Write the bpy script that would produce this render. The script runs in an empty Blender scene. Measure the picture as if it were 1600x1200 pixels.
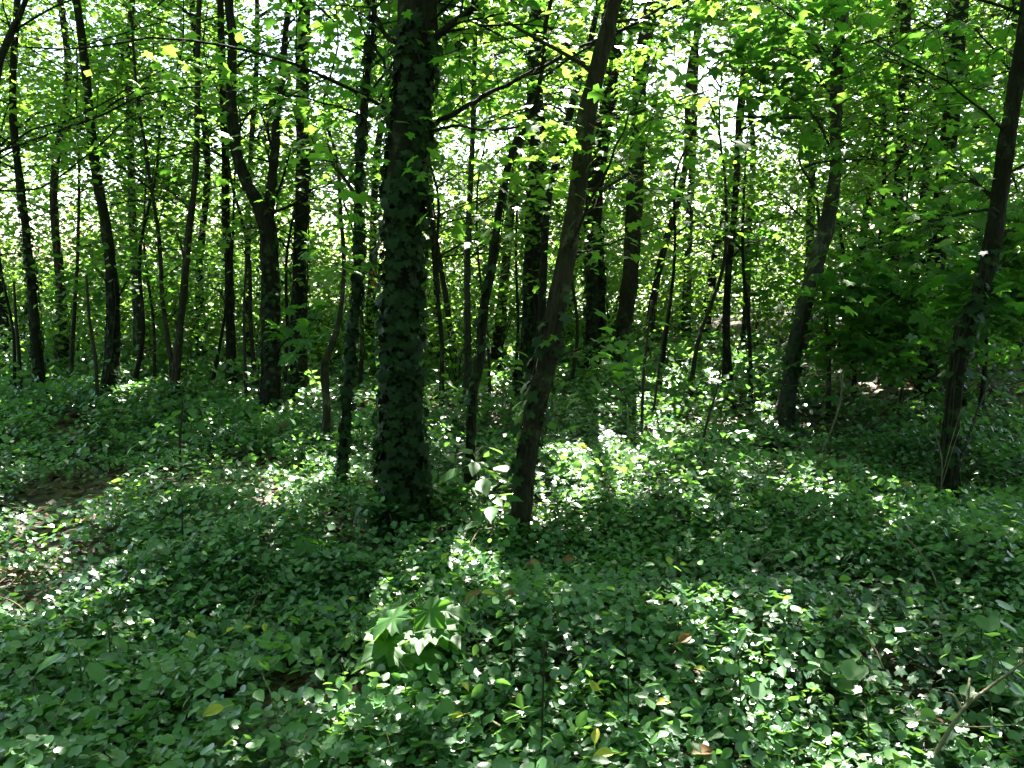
import bpy, math
import numpy as np
from mathutils import Vector, Matrix

sc = bpy.context.scene
R = math.radians
rng = np.random.default_rng(11)
A = lambda *v: np.array(v, dtype=float)

# ------------------------------------------------------------------ camera, sky, sun, exposure
CAM = A(0, 0, 1.6); PITCH = R(8.0); FPX = 1333.33          # photograph: 1600 x 1200
cam_d = bpy.data.cameras.new('camera'); cam_d.sensor_width = 36; cam_d.lens = 30
cam_d.clip_start = 0.05; cam_d.clip_end = 3000
cam = bpy.data.objects.new('camera', cam_d); sc.collection.objects.link(cam)
cam.location = CAM; cam.rotation_euler = (R(90) - PITCH, 0, 0); sc.camera = cam

SUN_EL, SUN_AZ = R(47), R(9)                              # azimuth from +Y towards +X
SUN = A(math.sin(SUN_AZ) * math.cos(SUN_EL), math.cos(SUN_AZ) * math.cos(SUN_EL), math.sin(SUN_EL))
world = bpy.data.worlds.new('World'); sc.world = world; world.use_nodes = True
wn = world.node_tree.nodes; wl = world.node_tree.links
sky = wn.new('ShaderNodeTexSky'); sky.sky_type = 'NISHITA'; sky.sun_disc = False
sky.sun_elevation = SUN_EL; sky.sun_rotation = SUN_AZ
sky.air_density = 1.0; sky.dust_density = 1.5
wl.new(sky.outputs[0], wn['Background'].inputs[0]); wn['Background'].inputs[1].default_value = 0.05
sun_d = bpy.data.lights.new('sun', 'SUN'); sun_d.energy = 5.0; sun_d.angle = R(0.53); sun_d.color = (1.0, 0.95, 0.86)
sun_o = bpy.data.objects.new('sun', sun_d); sc.collection.objects.link(sun_o)
sun_o.rotation_euler = Vector(-SUN).to_track_quat('-Z', 'Y').to_euler(); sun_o.location = (0, 0, 30)
sc.view_settings.view_transform = 'Standard'; sc.view_settings.look = 'None'
sc.view_settings.gamma = 1; sc.view_settings.exposure = 3.8
cy = sc.cycles
cy.use_denoising = True
cy.max_bounces = 7; cy.diffuse_bounces = 4; cy.glossy_bounces = 2; cy.transmission_bounces = 4; cy.transparent_max_bounces = 4
cy.sample_clamp_indirect = 6.0

# ------------------------------------------------------------------ helpers
def norm(v): return v / (np.linalg.norm(v, axis=-1, keepdims=True) + 1e-9)
_lat = np.random.default_rng(3).random((6, 256, 256))
def vnoise(x, y, s, k=0):
    x = np.asarray(x) / s + 37.3 * k + 100; y = np.asarray(y) / s + 11.7 * k + 100
    i = np.floor(x).astype(int); j = np.floor(y).astype(int); u = x - i; v = y - j
    u = u * u * (3 - 2 * u); v = v * v * (3 - 2 * v); L = _lat[k % 6]; m = lambda a, b: L[a % 256, b % 256]
    return (m(i, j) * (1 - u) + m(i + 1, j) * u) * (1 - v) + (m(i, j + 1) * (1 - u) + m(i + 1, j + 1) * u) * v
def sstep(a, b, x): t = np.clip((np.asarray(x) - a) / (b - a), 0, 1); return t * t * (3 - 2 * t)
def gz(x, y):
    x = np.asarray(x, dtype=float); y = np.asarray(y, dtype=float)
    near = np.exp(-((x / 40) ** 2 + (y / 60) ** 2))
    h = 0.10 * (vnoise(x, y, 3.1, 0) - .5) + 0.05 * (vnoise(x, y, 1.1, 1) - .5)
    return (h + 0.45 * sstep(2, 7, x) * sstep(7, 14, y)) * near
def ray(px, py):
    a = (px - 800) / FPX; b = (600 - py) / FPX
    return A(a, math.cos(PITCH) + b * math.sin(PITCH), -math.sin(PITCH) + b * math.cos(PITCH))
def at_depth(px, py, Y):
    d = ray(px, py); return CAM + d * (Y / d[1])
def ground_pt(px, py, lift=0.0):
    d = ray(px, py); t = 1.0
    for _ in range(60):
        p = CAM + d * t; g = float(gz(p[0], p[1])); t = (CAM[2] - g - lift) / max(-d[2], 0.02)
    return CAM + d * min(t, 40)
def px_m(Y): return Y / FPX / math.cos(PITCH) * 1.0          # metres per photo pixel at depth Y (near the axis)

def make_mesh(name, V, T, smooth=True):
    me = bpy.data.meshes.new(name); V = np.ascontiguousarray(V, dtype=np.float32); T = np.ascontiguousarray(T, dtype=np.int32)
    n, k = T.shape
    me.vertices.add(len(V)); me.vertices.foreach_set('co', V.ravel())
    me.loops.add(n * k); me.loops.foreach_set('vertex_index', T.ravel())
    me.polygons.add(n); me.polygons.foreach_set('loop_start', np.arange(0, n * k, k, dtype=np.int32))
    me.polygons.foreach_set('loop_total', np.full(n, k, dtype=np.int32))
    if smooth: me.polygons.foreach_set('use_smooth', np.ones(n, dtype=bool))
    me.update(calc_edges=True); return me
def link(name, data, parent=None, label=None, cat=None, group=None, kind=None):
    o = bpy.data.objects.new(name, data); sc.collection.objects.link(o)
    if parent is not None: o.parent = parent
    for k, v in (('label', label), ('category', cat), ('group', group), ('kind', kind)):
        if v: o[k] = v
    return o
def part(name, V, T, mat, root, parent=None, smooth=True, kind=None, label=None):
    off = A(*root.location) if root is not None else A(0, 0, 0)
    me = make_mesh(name, V - off, T, smooth); me.materials.append(mat)
    return link(name, me, parent if parent is not None else root, kind=kind, label=label)
def thing(name, loc, label, cat, group=None):
    o = link(name, None, None, label, cat, group); o.location = loc; o.empty_display_size = .1; return o

def spline(P, n):
    P = np.asarray(P, dtype=float)
    if len(P) == 2: t = np.linspace(0, 1, n)[:, None]; return P[0] * (1 - t) + P[1] * t
    Q = np.vstack([2 * P[0] - P[1], P, 2 * P[-1] - P[-2]]); m = len(P) - 1
    t = np.linspace(0, m - 1e-6, n); i = t.astype(int); u = (t - i)[:, None]
    a, b, c, d = Q[i], Q[i + 1], Q[i + 2], Q[i + 3]
    return .5 * (2 * b + (c - a) * u + (2 * a - 5 * b + 4 * c - d) * u * u + (3 * b - a - 3 * c + d) * u ** 3)
def frames(P):
    T = norm(np.gradient(P, axis=0)); N = np.zeros_like(P)
    ref = A(1, 0, 0) if abs(T[0][0]) < .8 else A(0, 1, 0)
    n = norm(ref - T[0] * ref.dot(T[0]))
    for i in range(len(P)):
        n = n - T[i] * n.dot(T[i]); n = n / (np.linalg.norm(n) + 1e-9); N[i] = n
    return T, N, np.cross(T, N)
def tube(P, r, sides=8, rough=0.0, seed=0):
    P = np.asarray(P); r = np.asarray(r); T, N, B = frames(P); n = len(P)
    a = np.linspace(0, 2 * math.pi, sides, endpoint=False)
    rr = np.repeat(r[:, None], sides, 1)
    if rough:
        L = np.concatenate([[0], np.cumsum(np.linalg.norm(np.diff(P, axis=0), axis=1))])
        ca, sa = np.cos(a) * 2.2, np.sin(a) * 2.2
        nz = vnoise(ca[None, :] * 1.3 + seed * 7, L[:, None] * 3.0 + sa[None, :] * 1.3, .55, seed % 6) - .5
        nz += .5 * (vnoise(ca[None, :] * 3 + seed, L[:, None] * 5 + sa[None, :] * 3, .4, (seed + 2) % 6) - .5)
        rr = rr * (1 + rough * nz)
    V = P[:, None, :] + rr[..., None] * (np.cos(a)[None, :, None] * N[:, None, :] + np.sin(a)[None, :, None] * B[:, None, :])
    V = V.reshape(-1, 3); i = np.arange(n - 1)[:, None]; j = np.arange(sides)[None, :]; k = (j + 1) % sides
    Fq = np.stack([i * sides + j, i * sides + k, (i + 1) * sides + k, (i + 1) * sides + j], -1).reshape(-1, 4)
    tip = len(V); V = np.vstack([V, P[-1] + T[-1] * r[-1] * .6])
    b = (n - 1) * sides; cap = np.array([[b + q, b + (q + 1) % sides, tip, tip] for q in range(sides)])
    tri = np.vstack([Fq[:, [0, 1, 2]], Fq[:, [0, 2, 3]], cap[:, :3]])
    return V, tri
class Acc:
    def __init__(s): s.V = []; s.T = []; s.n = 0
    def add(s, V, T): s.V.append(V); s.T.append(T + s.n); s.n += len(V)
    def get(s): return np.vstack(s.V), np.vstack(s.T)

# leaf templates: base at the origin, y along the leaf, z the face normal, unit length
def fan(rim, centre):
    V = np.array([centre] + rim, dtype=float); k = len(rim)
    return V, np.array([[0, i, i % k + 1] for i in range(1, k + 1)])
def half(pts): return pts + [(-x, y, z) for x, y, z in reversed(pts) if abs(x) > 1e-6]
L_ROUND = fan(half([(0, .12, 0), (.36, -.01, .04), (.56, .34, .08), (.36, .84, .04), (0, .98, -.02)]), (0, .40, -.04))
L_HEX = fan(half([(0, .10, 0), (.46, .06, .06), (.52, .62, .07), (0, .98, -.03)]), (0, .42, -.05))
L_CREN = fan(half([(0, .14, 0), (.25, -.03, .02), (.43, .07, .05), (.55, .27, .05), (.52, .48, .07), (.46, .70, .04), (.25, .86, .04), (0, .95, -.04)]), (0, .40, -.06))
L_CURL = fan(half([(0, 0, 0), (.16, .14, .10), (.27, .36, .17), (.23, .62, .13), (.10, .86, .02), (0, 1.0, -.16)]), (0, .45, .0))
L_IVY = fan(half([(0, .10, 0), (.26, -.06, .0), (.56, .10, -.05), (.33, .36, .05), (.56, .60, -.03), (.22, .66, .05), (0, 1.0, -.10)]), (0, .32, .05))
L_MAPLE = fan(half([(0, .05, 0), (.22, -.05, .0), (.30, .04, .01), (.46, .02, -.09), (.40, .14, -.02), (.42, .24, .05), (.58, .34, .0), (.68, .48, -.13), (.54, .50, -.02), (.47, .64, -.08), (.34, .60, .03), (.23, .60, .07), (.24, .74, .02), (.14, .84, .0), (0, 1.0, -.16)]), (0, .30, .02))
L_OVATE = fan(half([(0, 0, 0), (.20, .16, .04), (.30, .42, .05), (.20, .74, .02), (0, 1.0, -.10)]), (0, .45, -.02))
L_FAR = (np.array([(0, 0, 0), (.42, .40, .06), (0, 1.0, -.04), (-.42, .40, .06), (.0, .42, -.05)], float), np.array([[0, 1, 4], [1, 2, 4], [2, 3, 4], [3, 0, 4]]))
L_DIA = (np.array([(0, 0, 0), (.45, .45, .07), (0, 1.0, -.03), (-.45, .45, .07)], float), np.array([[0, 1, 2], [0, 2, 3]]))

def leaf_basis(Nrm, yaw):
    Nrm = norm(Nrm); ref = np.stack([np.cos(yaw), np.sin(yaw), np.zeros_like(yaw)], -1)
    D = norm(ref - Nrm * (ref * Nrm).sum(-1, keepdims=True)); return Nrm, D, np.cross(D, Nrm)
def leaves(P, Nrm, D, S, tpl):
    tv, tf = tpl; X = np.cross(D, Nrm); S = np.asarray(S)[:, None, None]
    V = P[:, None, :] + S * (tv[None, :, 0:1] * X[:, None, :] + tv[None, :, 1:2] * D[:, None, :] + tv[None, :, 2:3] * Nrm[:, None, :])
    T = (tf[None] + (np.arange(len(P)) * len(tv))[:, None, None]).reshape(-1, 3)
    return V.reshape(-1, 3), T
def flat_leaves(P, S, tpl, tilt=.45, g=rng):
    n = len(P); Nrm = np.stack([g.normal(0, tilt, n), g.normal(0, tilt, n), np.ones(n)], -1)
    Nrm, D, _ = leaf_basis(Nrm, g.uniform(0, 2 * math.pi, n)); return leaves(P, Nrm, D, S, tpl)

# ------------------------------------------------------------------ materials
def nodes(name):
    m = bpy.data.materials.new(name); m.use_nodes = True; t = m.node_tree
    return m, t.nodes, t.links, t.nodes['Principled BSDF'], t.nodes['Material Output']
def ramp(nd, cols):
    r = nd.new('ShaderNodeValToRGB'); e = r.color_ramp.elements
    for i, c in enumerate(cols):
        p = i / (len(cols) - 1)
        if i == 0: x = e[0]; x.position = 0
        elif i == len(cols) - 1: x = e[-1]; x.position = 1
        else: x = e.new(p)
        x.color = (*c, 1)
    return r
def leaf_mat(name, cols, trans, tfac=.42, rough=.42, spec=.5, patch=2.0):
    m, nd, lk, bs, out = nodes(name)
    geo = nd.new('ShaderNodeNewGeometry'); nz = nd.new('ShaderNodeTexNoise'); nz.inputs['Scale'].default_value = patch; nz.inputs['Detail'].default_value = 3
    lk.new(geo.outputs['Position'], nz.inputs['Vector'])
    mx = nd.new('ShaderNodeMath'); mx.operation = 'MULTIPLY_ADD'; mx.inputs[1].default_value = .55
    sb = nd.new('ShaderNodeMath'); sb.operation = 'MULTIPLY_ADD'; sb.inputs[1].default_value = 1.5; sb.inputs[2].default_value = -.52
    lk.new(nz.outputs['Fac'], sb.inputs[0]); lk.new(geo.outputs['Random Per Island'], mx.inputs[0]); lk.new(sb.outputs[0], mx.inputs[2])
    r = ramp(nd, cols); lk.new(mx.outputs[0], r.inputs[0])
    fine = nd.new('ShaderNodeTexNoise'); fine.inputs['Scale'].default_value = 90; lk.new(geo.outputs['Position'], fine.inputs['Vector'])
    mul = nd.new('ShaderNodeMix'); mul.data_type = 'RGBA'; mul.blend_type = 'MULTIPLY'; mul.inputs[0].default_value = .5
    fr = ramp(nd, [(.55, .55, .5), (1.25, 1.2, 1.1)]); lk.new(fine.outputs['Fac'], fr.inputs[0])
    lk.new(r.outputs[0], mul.inputs[6]); lk.new(fr.outputs[0], mul.inputs[7])
    lk.new(mul.outputs[2], bs.inputs['Base Color'])
    bs.inputs['Roughness'].default_value = rough; bs.inputs['Specular IOR Level'].default_value = spec
    tr = nd.new('ShaderNodeBsdfTranslucent'); tm = nd.new('ShaderNodeMix'); tm.data_type = 'RGBA'; tm.blend_type = 'MIX'
    tm.inputs[6].default_value = (*trans[0], 1); tm.inputs[7].default_value = (*trans[1], 1); lk.new(mx.outputs[0], tm.inputs[0])
    lk.new(tm.outputs[2], tr.inputs['Color'])
    ms = nd.new('ShaderNodeMixShader'); ms.inputs[0].default_value = tfac
    lk.new(bs.outputs[0], ms.inputs[1]); lk.new(tr.outputs[0], ms.inputs[2]); lk.new(ms.outputs[0], out.inputs[0]); return m
def bark_mat(name, cols, scale=22, bump=.5):
    m, nd, lk, bs, out = nodes(name); geo = nd.new('ShaderNodeNewGeometry')
    mp = nd.new('ShaderNodeMapping'); mp.inputs['Scale'].default_value = (1, 1, .28); lk.new(geo.outputs['Position'], mp.inputs[0])
    a = nd.new('ShaderNodeTexNoise'); a.inputs['Scale'].default_value = scale; a.inputs['Detail'].default_value = 6; a.inputs['Roughness'].default_value = .65; lk.new(mp.outputs[0], a.inputs['Vector'])
    b = nd.new('ShaderNodeTexVoronoi'); b.inputs['Scale'].default_value = scale * 1.3; lk.new(mp.outputs[0], b.inputs['Vector'])
    c = nd.new('ShaderNodeTexNoise'); c.inputs['Scale'].default_value = 4; c.inputs['Detail'].default_value = 4; lk.new(geo.outputs['Position'], c.inputs['Vector'])
    li = nd.new('ShaderNodeTexNoise'); li.inputs['Scale'].default_value = 7; li.inputs['Detail'].default_value = 5; li.inputs['Roughness'].default_value = .7; lk.new(geo.outputs['Position'], li.inputs['Vector'])
    lm = nd.new('ShaderNodeMapRange'); lm.inputs[1].default_value = .56; lm.inputs[2].default_value = .68; lk.new(li.outputs['Fac'], lm.inputs[0])
    r = ramp(nd, cols); ad = nd.new('ShaderNodeMath'); ad.operation = 'MULTIPLY_ADD'; ad.inputs[1].default_value = .9; ad.inputs[2].default_value = -.25
    lk.new(a.outputs['Fac'], ad.inputs[0]); a2 = nd.new('ShaderNodeMath'); a2.operation = 'MULTIPLY_ADD'; a2.inputs[1].default_value = .6
    lk.new(c.outputs['Fac'], a2.inputs[0]); lk.new(ad.outputs[0], a2.inputs[2]); lk.new(a2.outputs[0], r.inputs[0]); lx = nd.new('ShaderNodeMix'); lx.data_type = 'RGBA'; lx.inputs[7].default_value = (cols[-1][0] * 1.5, cols[-1][1] * 1.9, cols[-1][2] * 1.4, 1); lk.new(lm.outputs[0], lx.inputs[0]); lk.new(r.outputs[0], lx.inputs[6]); lk.new(lx.outputs[2], bs.inputs['Base Color'])
    bs.inputs['Roughness'].default_value = .9; bs.inputs['Specular IOR Level'].default_value = .08
    h = nd.new('ShaderNodeMath'); h.operation = 'ADD'; lk.new(a.outputs['Fac'], h.inputs[0]); lk.new(b.outputs['Distance'], h.inputs[1])
    bp = nd.new('ShaderNodeBump'); bp.inputs['Strength'].default_value = bump; bp.inputs['Distance'].default_value = .05; lk.new(h.outputs[0], bp.inputs['Height']); lk.new(bp.outputs[0], bs.inputs['Normal'])
    return m
M = {}
M['soil'], nd, lk, bs, out = nodes('woodland_soil')
geo = nd.new('ShaderNodeNewGeometry'); a = nd.new('ShaderNodeTexNoise'); a.inputs['Scale'].default_value = 14; a.inputs['Detail'].default_value = 8; lk.new(geo.outputs['Position'], a.inputs['Vector'])
r = ramp(nd, [(.012, .009, .006), (.04, .028, .018), (.085, .058, .035)]); lk.new(a.outputs['Fac'], r.inputs[0])
sx = nd.new('ShaderNodeSeparateXYZ'); lk.new(geo.outputs['Position'], sx.inputs[0])
mr = nd.new('ShaderNodeMapRange'); mr.inputs[1].default_value = 24; mr.inputs[2].default_value = 27; lk.new(sx.outputs['Y'], mr.inputs[0])
g2 = nd.new('ShaderNodeTexNoise'); g2.inputs['Scale'].default_value = 3; g2.inputs['Detail'].default_value = 6; lk.new(geo.outputs['Position'], g2.inputs['Vector'])
gr = ramp(nd, [(.05, .09, .02), (.12, .15, .04)]); lk.new(g2.outputs['Fac'], gr.inputs[0])
mx = nd.new('ShaderNodeMix'); mx.data_type = 'RGBA'; lk.new(mr.outputs[0], mx.inputs[0]); lk.new(r.outputs[0], mx.inputs[6]); lk.new(gr.outputs[0], mx.inputs[7]); lk.new(mx.outputs[2], bs.inputs['Base Color'])
bs.inputs['Roughness'].default_value = .95
bp = nd.new('ShaderNodeBump'); bp.inputs['Strength'].default_value = .8; bp.inputs['Distance'].default_value = .03; lk.new(a.outputs['Fac'], bp.inputs['Height']); lk.new(bp.outputs[0], bs.inputs['Normal'])
M['cover'] = leaf_mat('ground_cover_leaf', [(.018, .062, .026), (.034, .10, .040), (.052, .135, .052), (.08, .165, .055)], [(.08, .24, .03), (.18, .38, .04)], .27, .34, .6, 1.3)
M['ivyg'] = leaf_mat('ground_ivy_leaf', [(.014, .042, .024), (.024, .065, .034), (.04, .09, .045)], [(.05, .15, .03), (.09, .2, .04)], .16, .36, .4, 1.6)
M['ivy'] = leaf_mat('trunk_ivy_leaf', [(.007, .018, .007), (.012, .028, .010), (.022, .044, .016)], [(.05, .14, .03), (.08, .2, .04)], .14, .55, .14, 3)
M['canopy'] = leaf_mat('canopy_leaf', [(.03, .08, .014), (.05, .12, .02), (.08, .15, .025)], [(.12, .34, .03), (.26, .48, .05)], .48, .45, .45, .9)
M['edge'] = leaf_mat('wood_edge_leaf', [(.025, .07, .016), (.045, .11, .02), (.085, .15, .028)], [(.10, .30, .03), (.32, .52, .055)], .48, .42, .45, .9)
M['maple'] = leaf_mat('maple_leaf', [(.022, .07, .022), (.034, .10, .026), (.05, .125, .03)], [(.10, .32, .03), (.2, .46, .04)], .42, .5, .3, 1.2)
M['herb'] = leaf_mat('herb_leaf', [(.03, .09, .03), (.048, .125, .04), (.075, .155, .045)], [(.12, .34, .05), (.22, .44, .06)], .34, .4, .45, 2)
M['yellow'] = leaf_mat('yellow_fallen_leaf', [(.26, .22, .02), (.38, .36, .05), (.42, .42, .09)], [(.4, .36, .04), (.5, .45, .08)], .3, .5, .4, 3)
M['orange'] = leaf_mat('orange_dead_leaf', [(.10, .045, .016), (.17, .08, .03), (.22, .13, .055)], [(.3, .11, .02), (.36, .15, .04)], .3, .6, .3, 3)
M['litter'] = leaf_mat('brown_leaf_litter', [(.035, .022, .013), (.075, .046, .026), (.14, .095, .055)], [(.12, .06, .02), (.18, .1, .04)], .12, .6, .3, 1.5)
M['bark_dark'] = bark_mat('dark_mossy_bark', [(.007, .008, .005), (.017, .016, .011), (.036, .033, .025)], 20, 1.0)
M['bark_grey'] = bark_mat('grey_bark', [(.018, .022, .014), (.042, .042, .032), (.085, .08, .066)], 20, 1.0)
M['bark_brown'] = bark_mat('brown_bark', [(.014, .014, .009), (.036, .030, .022), (.072, .06, .046)], 24, 1.0)
M['twig'] = bark_mat('twig_bark', [(.02, .017, .013), (.045, .038, .03)], 40, .2)
M['dead'] = bark_mat('pale_dead_wood', [(.07, .058, .04), (.13, .11, .08), (.2, .17, .13)], 40, .3)
M['stalk'] = bark_mat('dry_stalk', [(.05, .045, .025), (.11, .095, .06)], 50, .1)
M['stem'] = bark_mat('green_stem', [(.04, .06, .02), (.08, .11, .04)], 60, .1)

# ------------------------------------------------------------------ ground
def axis(lo, hi, fine, far):
    c = np.arange(lo, hi + 1e-6, fine); k = np.geomspace(1, far, 26)
    return np.concatenate([lo - k[::-1], c, hi + k])
gx = axis(-14, 14, .2, 1500); gy = axis(-4, 26, .2, 1500); X, Y = np.meshgrid(gx, gy, indexing='ij')
V = np.stack([X, Y, gz(X, Y)], -1).reshape(-1, 3); nx, ny = len(gx), len(gy)
i = np.arange(nx - 1)[:, None]; j = np.arange(ny - 1)[None, :]
Q = np.stack([i * ny + j, (i + 1) * ny + j, (i + 1) * ny + j + 1, i * ny + j + 1], -1).reshape(-1, 4)
me = make_mesh('ground', V, Q); me.materials.append(M['soil'])
link('ground', me, None, 'dark woodland soil under the ivy and fallen leaves', 'ground', None, 'structure')

# sunlit patches on the forest floor: where the canopy has a gap towards the sun (photo pixel, radius in m)
PATCH = [(960, 722, .62), (925, 775, .36), (985, 690, .5), (880, 805, .16), (760, 885, .22), (570, 1075, .26), (545, 1110, .2), (590, 925, .10), (605, 965, .09), (1150, 1060, .15),
         (1180, 1085, .17), (1235, 1015, .12), (1060, 975, .2), (1085, 990, .16), (20, 800, .26), (70, 850, .13), (30, 930, .10), (460, 740, .36), (490, 770, .24), (420, 800, .14), (1275, 785, .2), (1200, 700, .2), (1190, 650, .3),
         (1020, 600, .42), (1080, 590, .42), (1010, 650, .36), (1130, 640, .36), (1060, 660, .22), (1090, 700, .22), (1180, 560, .35), (480, 620, .35), (180, 628, .3), (860, 925, .10), (880, 960, .07), (1320, 1165, .13), (1060, 1178, .10), (1490, 930, .07), (1450, 650, .2), (1380, 590, .3), (1160, 760, .12), (1110, 805, .12), (330, 680, .12), (165, 775, .12), (1400, 830, .08), (690, 690, .15), (800, 640, .25), (770, 600, .3)]
pc = np.array([np.append(ground_pt(x, y, .12), r) for x, y, r in PATCH])
def sun_xy(P):                                              # where a point's shadow falls on the ground
    t = (P[:, 2] - .12) / SUN[2]; return P[:, 0] - SUN[0] * t, P[:, 1] - SUN[1] * t
def keep_patches(P, pad=.075):
    sx_, sy_ = sun_xy(P); ok = np.ones(len(P), bool)
    for x, y, z, r in pc:
        k = (r * .75 + pad) if y > 4.4 else (r * .6 + .035); wob = 1 + .2 * np.sin(3 * np.arctan2(sy_ - y, sx_ - x) + x * 9)
        ok &= ((sx_ - x) ** 2 + ((sy_ - y) * .8) ** 2) > (k * wob) ** 2
    return ok

# ------------------------------------------------------------------ trees
TREES = []
def trunk_path(pts, top, dy=0.0):
    (bx, by, bw) = pts[0]; b = ground_pt(bx, by, .13); b[2] -= .13; Y0 = b[1]; P = [b, b + A(0, 0, .13)]; Wd = [bw * 1.1, bw]
    for q, (x, y, w) in enumerate(pts[1:]):
        P.append(at_depth(x, y, Y0 + dy * (q + 1) / len(pts))); Wd.append(w)
    P = np.array(P); k = np.array(Wd) * (P[:, 1] / FPX) / 2 * 1.02
    d = norm(P[-1] - P[-2]); d = norm(d + A(0, 0, .35)); z = P[-1][2]
    ext = []; er = []
    if top > z + .5:
        s = (top - z) / max(d[2], .5)
        for f in (.35, .7, 1.0):
            ext.append(P[-1] + d * s * f + A(rng.normal(0, .12), rng.normal(0, .12), 0)); er.append(k[-1] * (1 - .62 * f))
        P = np.vstack([P, ext]); k = np.concatenate([k, er])
    P = np.vstack([P[0] - A(0, 0, .18) - (P[1] - P[0]) * 0, P]); k = np.concatenate([[k[0] * 1.1], k])
    n = max(14, int(np.linalg.norm(np.diff(P, axis=0), axis=1).sum() / .14))
    S = spline(P, n); u = np.linspace(0, len(P) - 1, n); rad = np.interp(u, np.arange(len(P)), k)
    S[:, 1] += .03 * np.sin(S[:, 2] * 2.1 + bx)
    return b, S, rad
def limb_px(t, pts, w0, dY, mat=None, root_pt=None, name='limb'):
    """a limb traced from the photograph, starting on the trunk of tree t and reaching dY metres nearer or farther"""
    S = t['path']; x0, y0 = pts[0]
    c = at_depth(x0, y0, t['base'][1]); i = np.argmin(np.linalg.norm(S - c, axis=1)); Y0 = S[i][1]
    P = [S[i]] + [at_depth(x, y, Y0 + dY * (q + 1) / len(pts)) for q, (x, y) in enumerate(pts)]
    P = spline(np.array(P), 6 * len(P)); P += np.cumsum(rng.normal(0, .004, P.shape), axis=0)
    r0 = w0 * Y0 / FPX / 2; rad = np.linspace(r0, r0 * .35, len(P))
    A_ = Acc(); A_.add(*tube(P, rad, 7, .2, 3))
    tips = []
    for q in range(int(len(P) * .35), len(P) - 1, 3):
        twig(A_, P[q], norm(P[q + 1] - P[q]), rng.uniform(.25, .7), max(rad[q] * .45, .0022), tips)
    V, T = A_.get(); part(name, V, T, mat or t['mat'], t['root']); t['tips'] += tips + [P[-1], P[-6]]
    return P
def twig(A_, p, d, L, r, tips, depth=1):
    g = norm(rng.normal(0, 1, 3)); d2 = norm(d * .7 + g * .75 + A(0, 0, .1)); n = 4
    P = p + d2 * np.linspace(0, L, n)[:, None] + np.cumsum(rng.normal(0, .02 * L, (n, 3)), axis=0) * np.linspace(0, 1, n)[:, None]
    P[:, 2] -= .12 * L * np.linspace(0, 1, n) ** 2
    A_.add(*tube(P, np.linspace(r, max(r * .4, .0012), n), 3)); tips.append(P[-1]); tips.append(P[2])
    if depth:
        for q in (1, 2): twig(A_, P[q], d2, L * .55, r * .6, tips, depth - 1)
def limb_auto(t, z, az, L, r, leafy=True, rise=.35, name='limb'):
    S = t['path']; i = np.argmin(abs(S[:, 2] - z)); p = S[i]; n = 12
    for attempt in range(8):
        d = norm(A(math.cos(az), math.sin(az), rise)); u = np.linspace(0, 1, n)[:, None]; P = p + d * L * u; P[:, 2] += L * .18 * (u[:, 0] - u[:, 0] ** 2 * 1.4); P += np.cumsum(rng.normal(0, .03 * L / 2, (n, 3)), axis=0) * u
        if keep_patches(P, .06).all(): break
        az += rng.uniform(.5, 1.5)
    else: return
    A_ = Acc(); rad = np.linspace(r, r * .3, n); A_.add(*tube(P, rad, 6, .15, 2)); tips = []
    for q in range(3, n): twig(A_, P[q], d, rng.uniform(.3, .75), max(rad[q] * .5, .002), tips)
    V, T = A_.get(); part(name, V, T, t['mat'], t['root'])
    if leafy: t['tips'] += tips
    else: t['bare'] += tips
def pts_near(t): return t['base'][1] < 6.6
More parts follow.
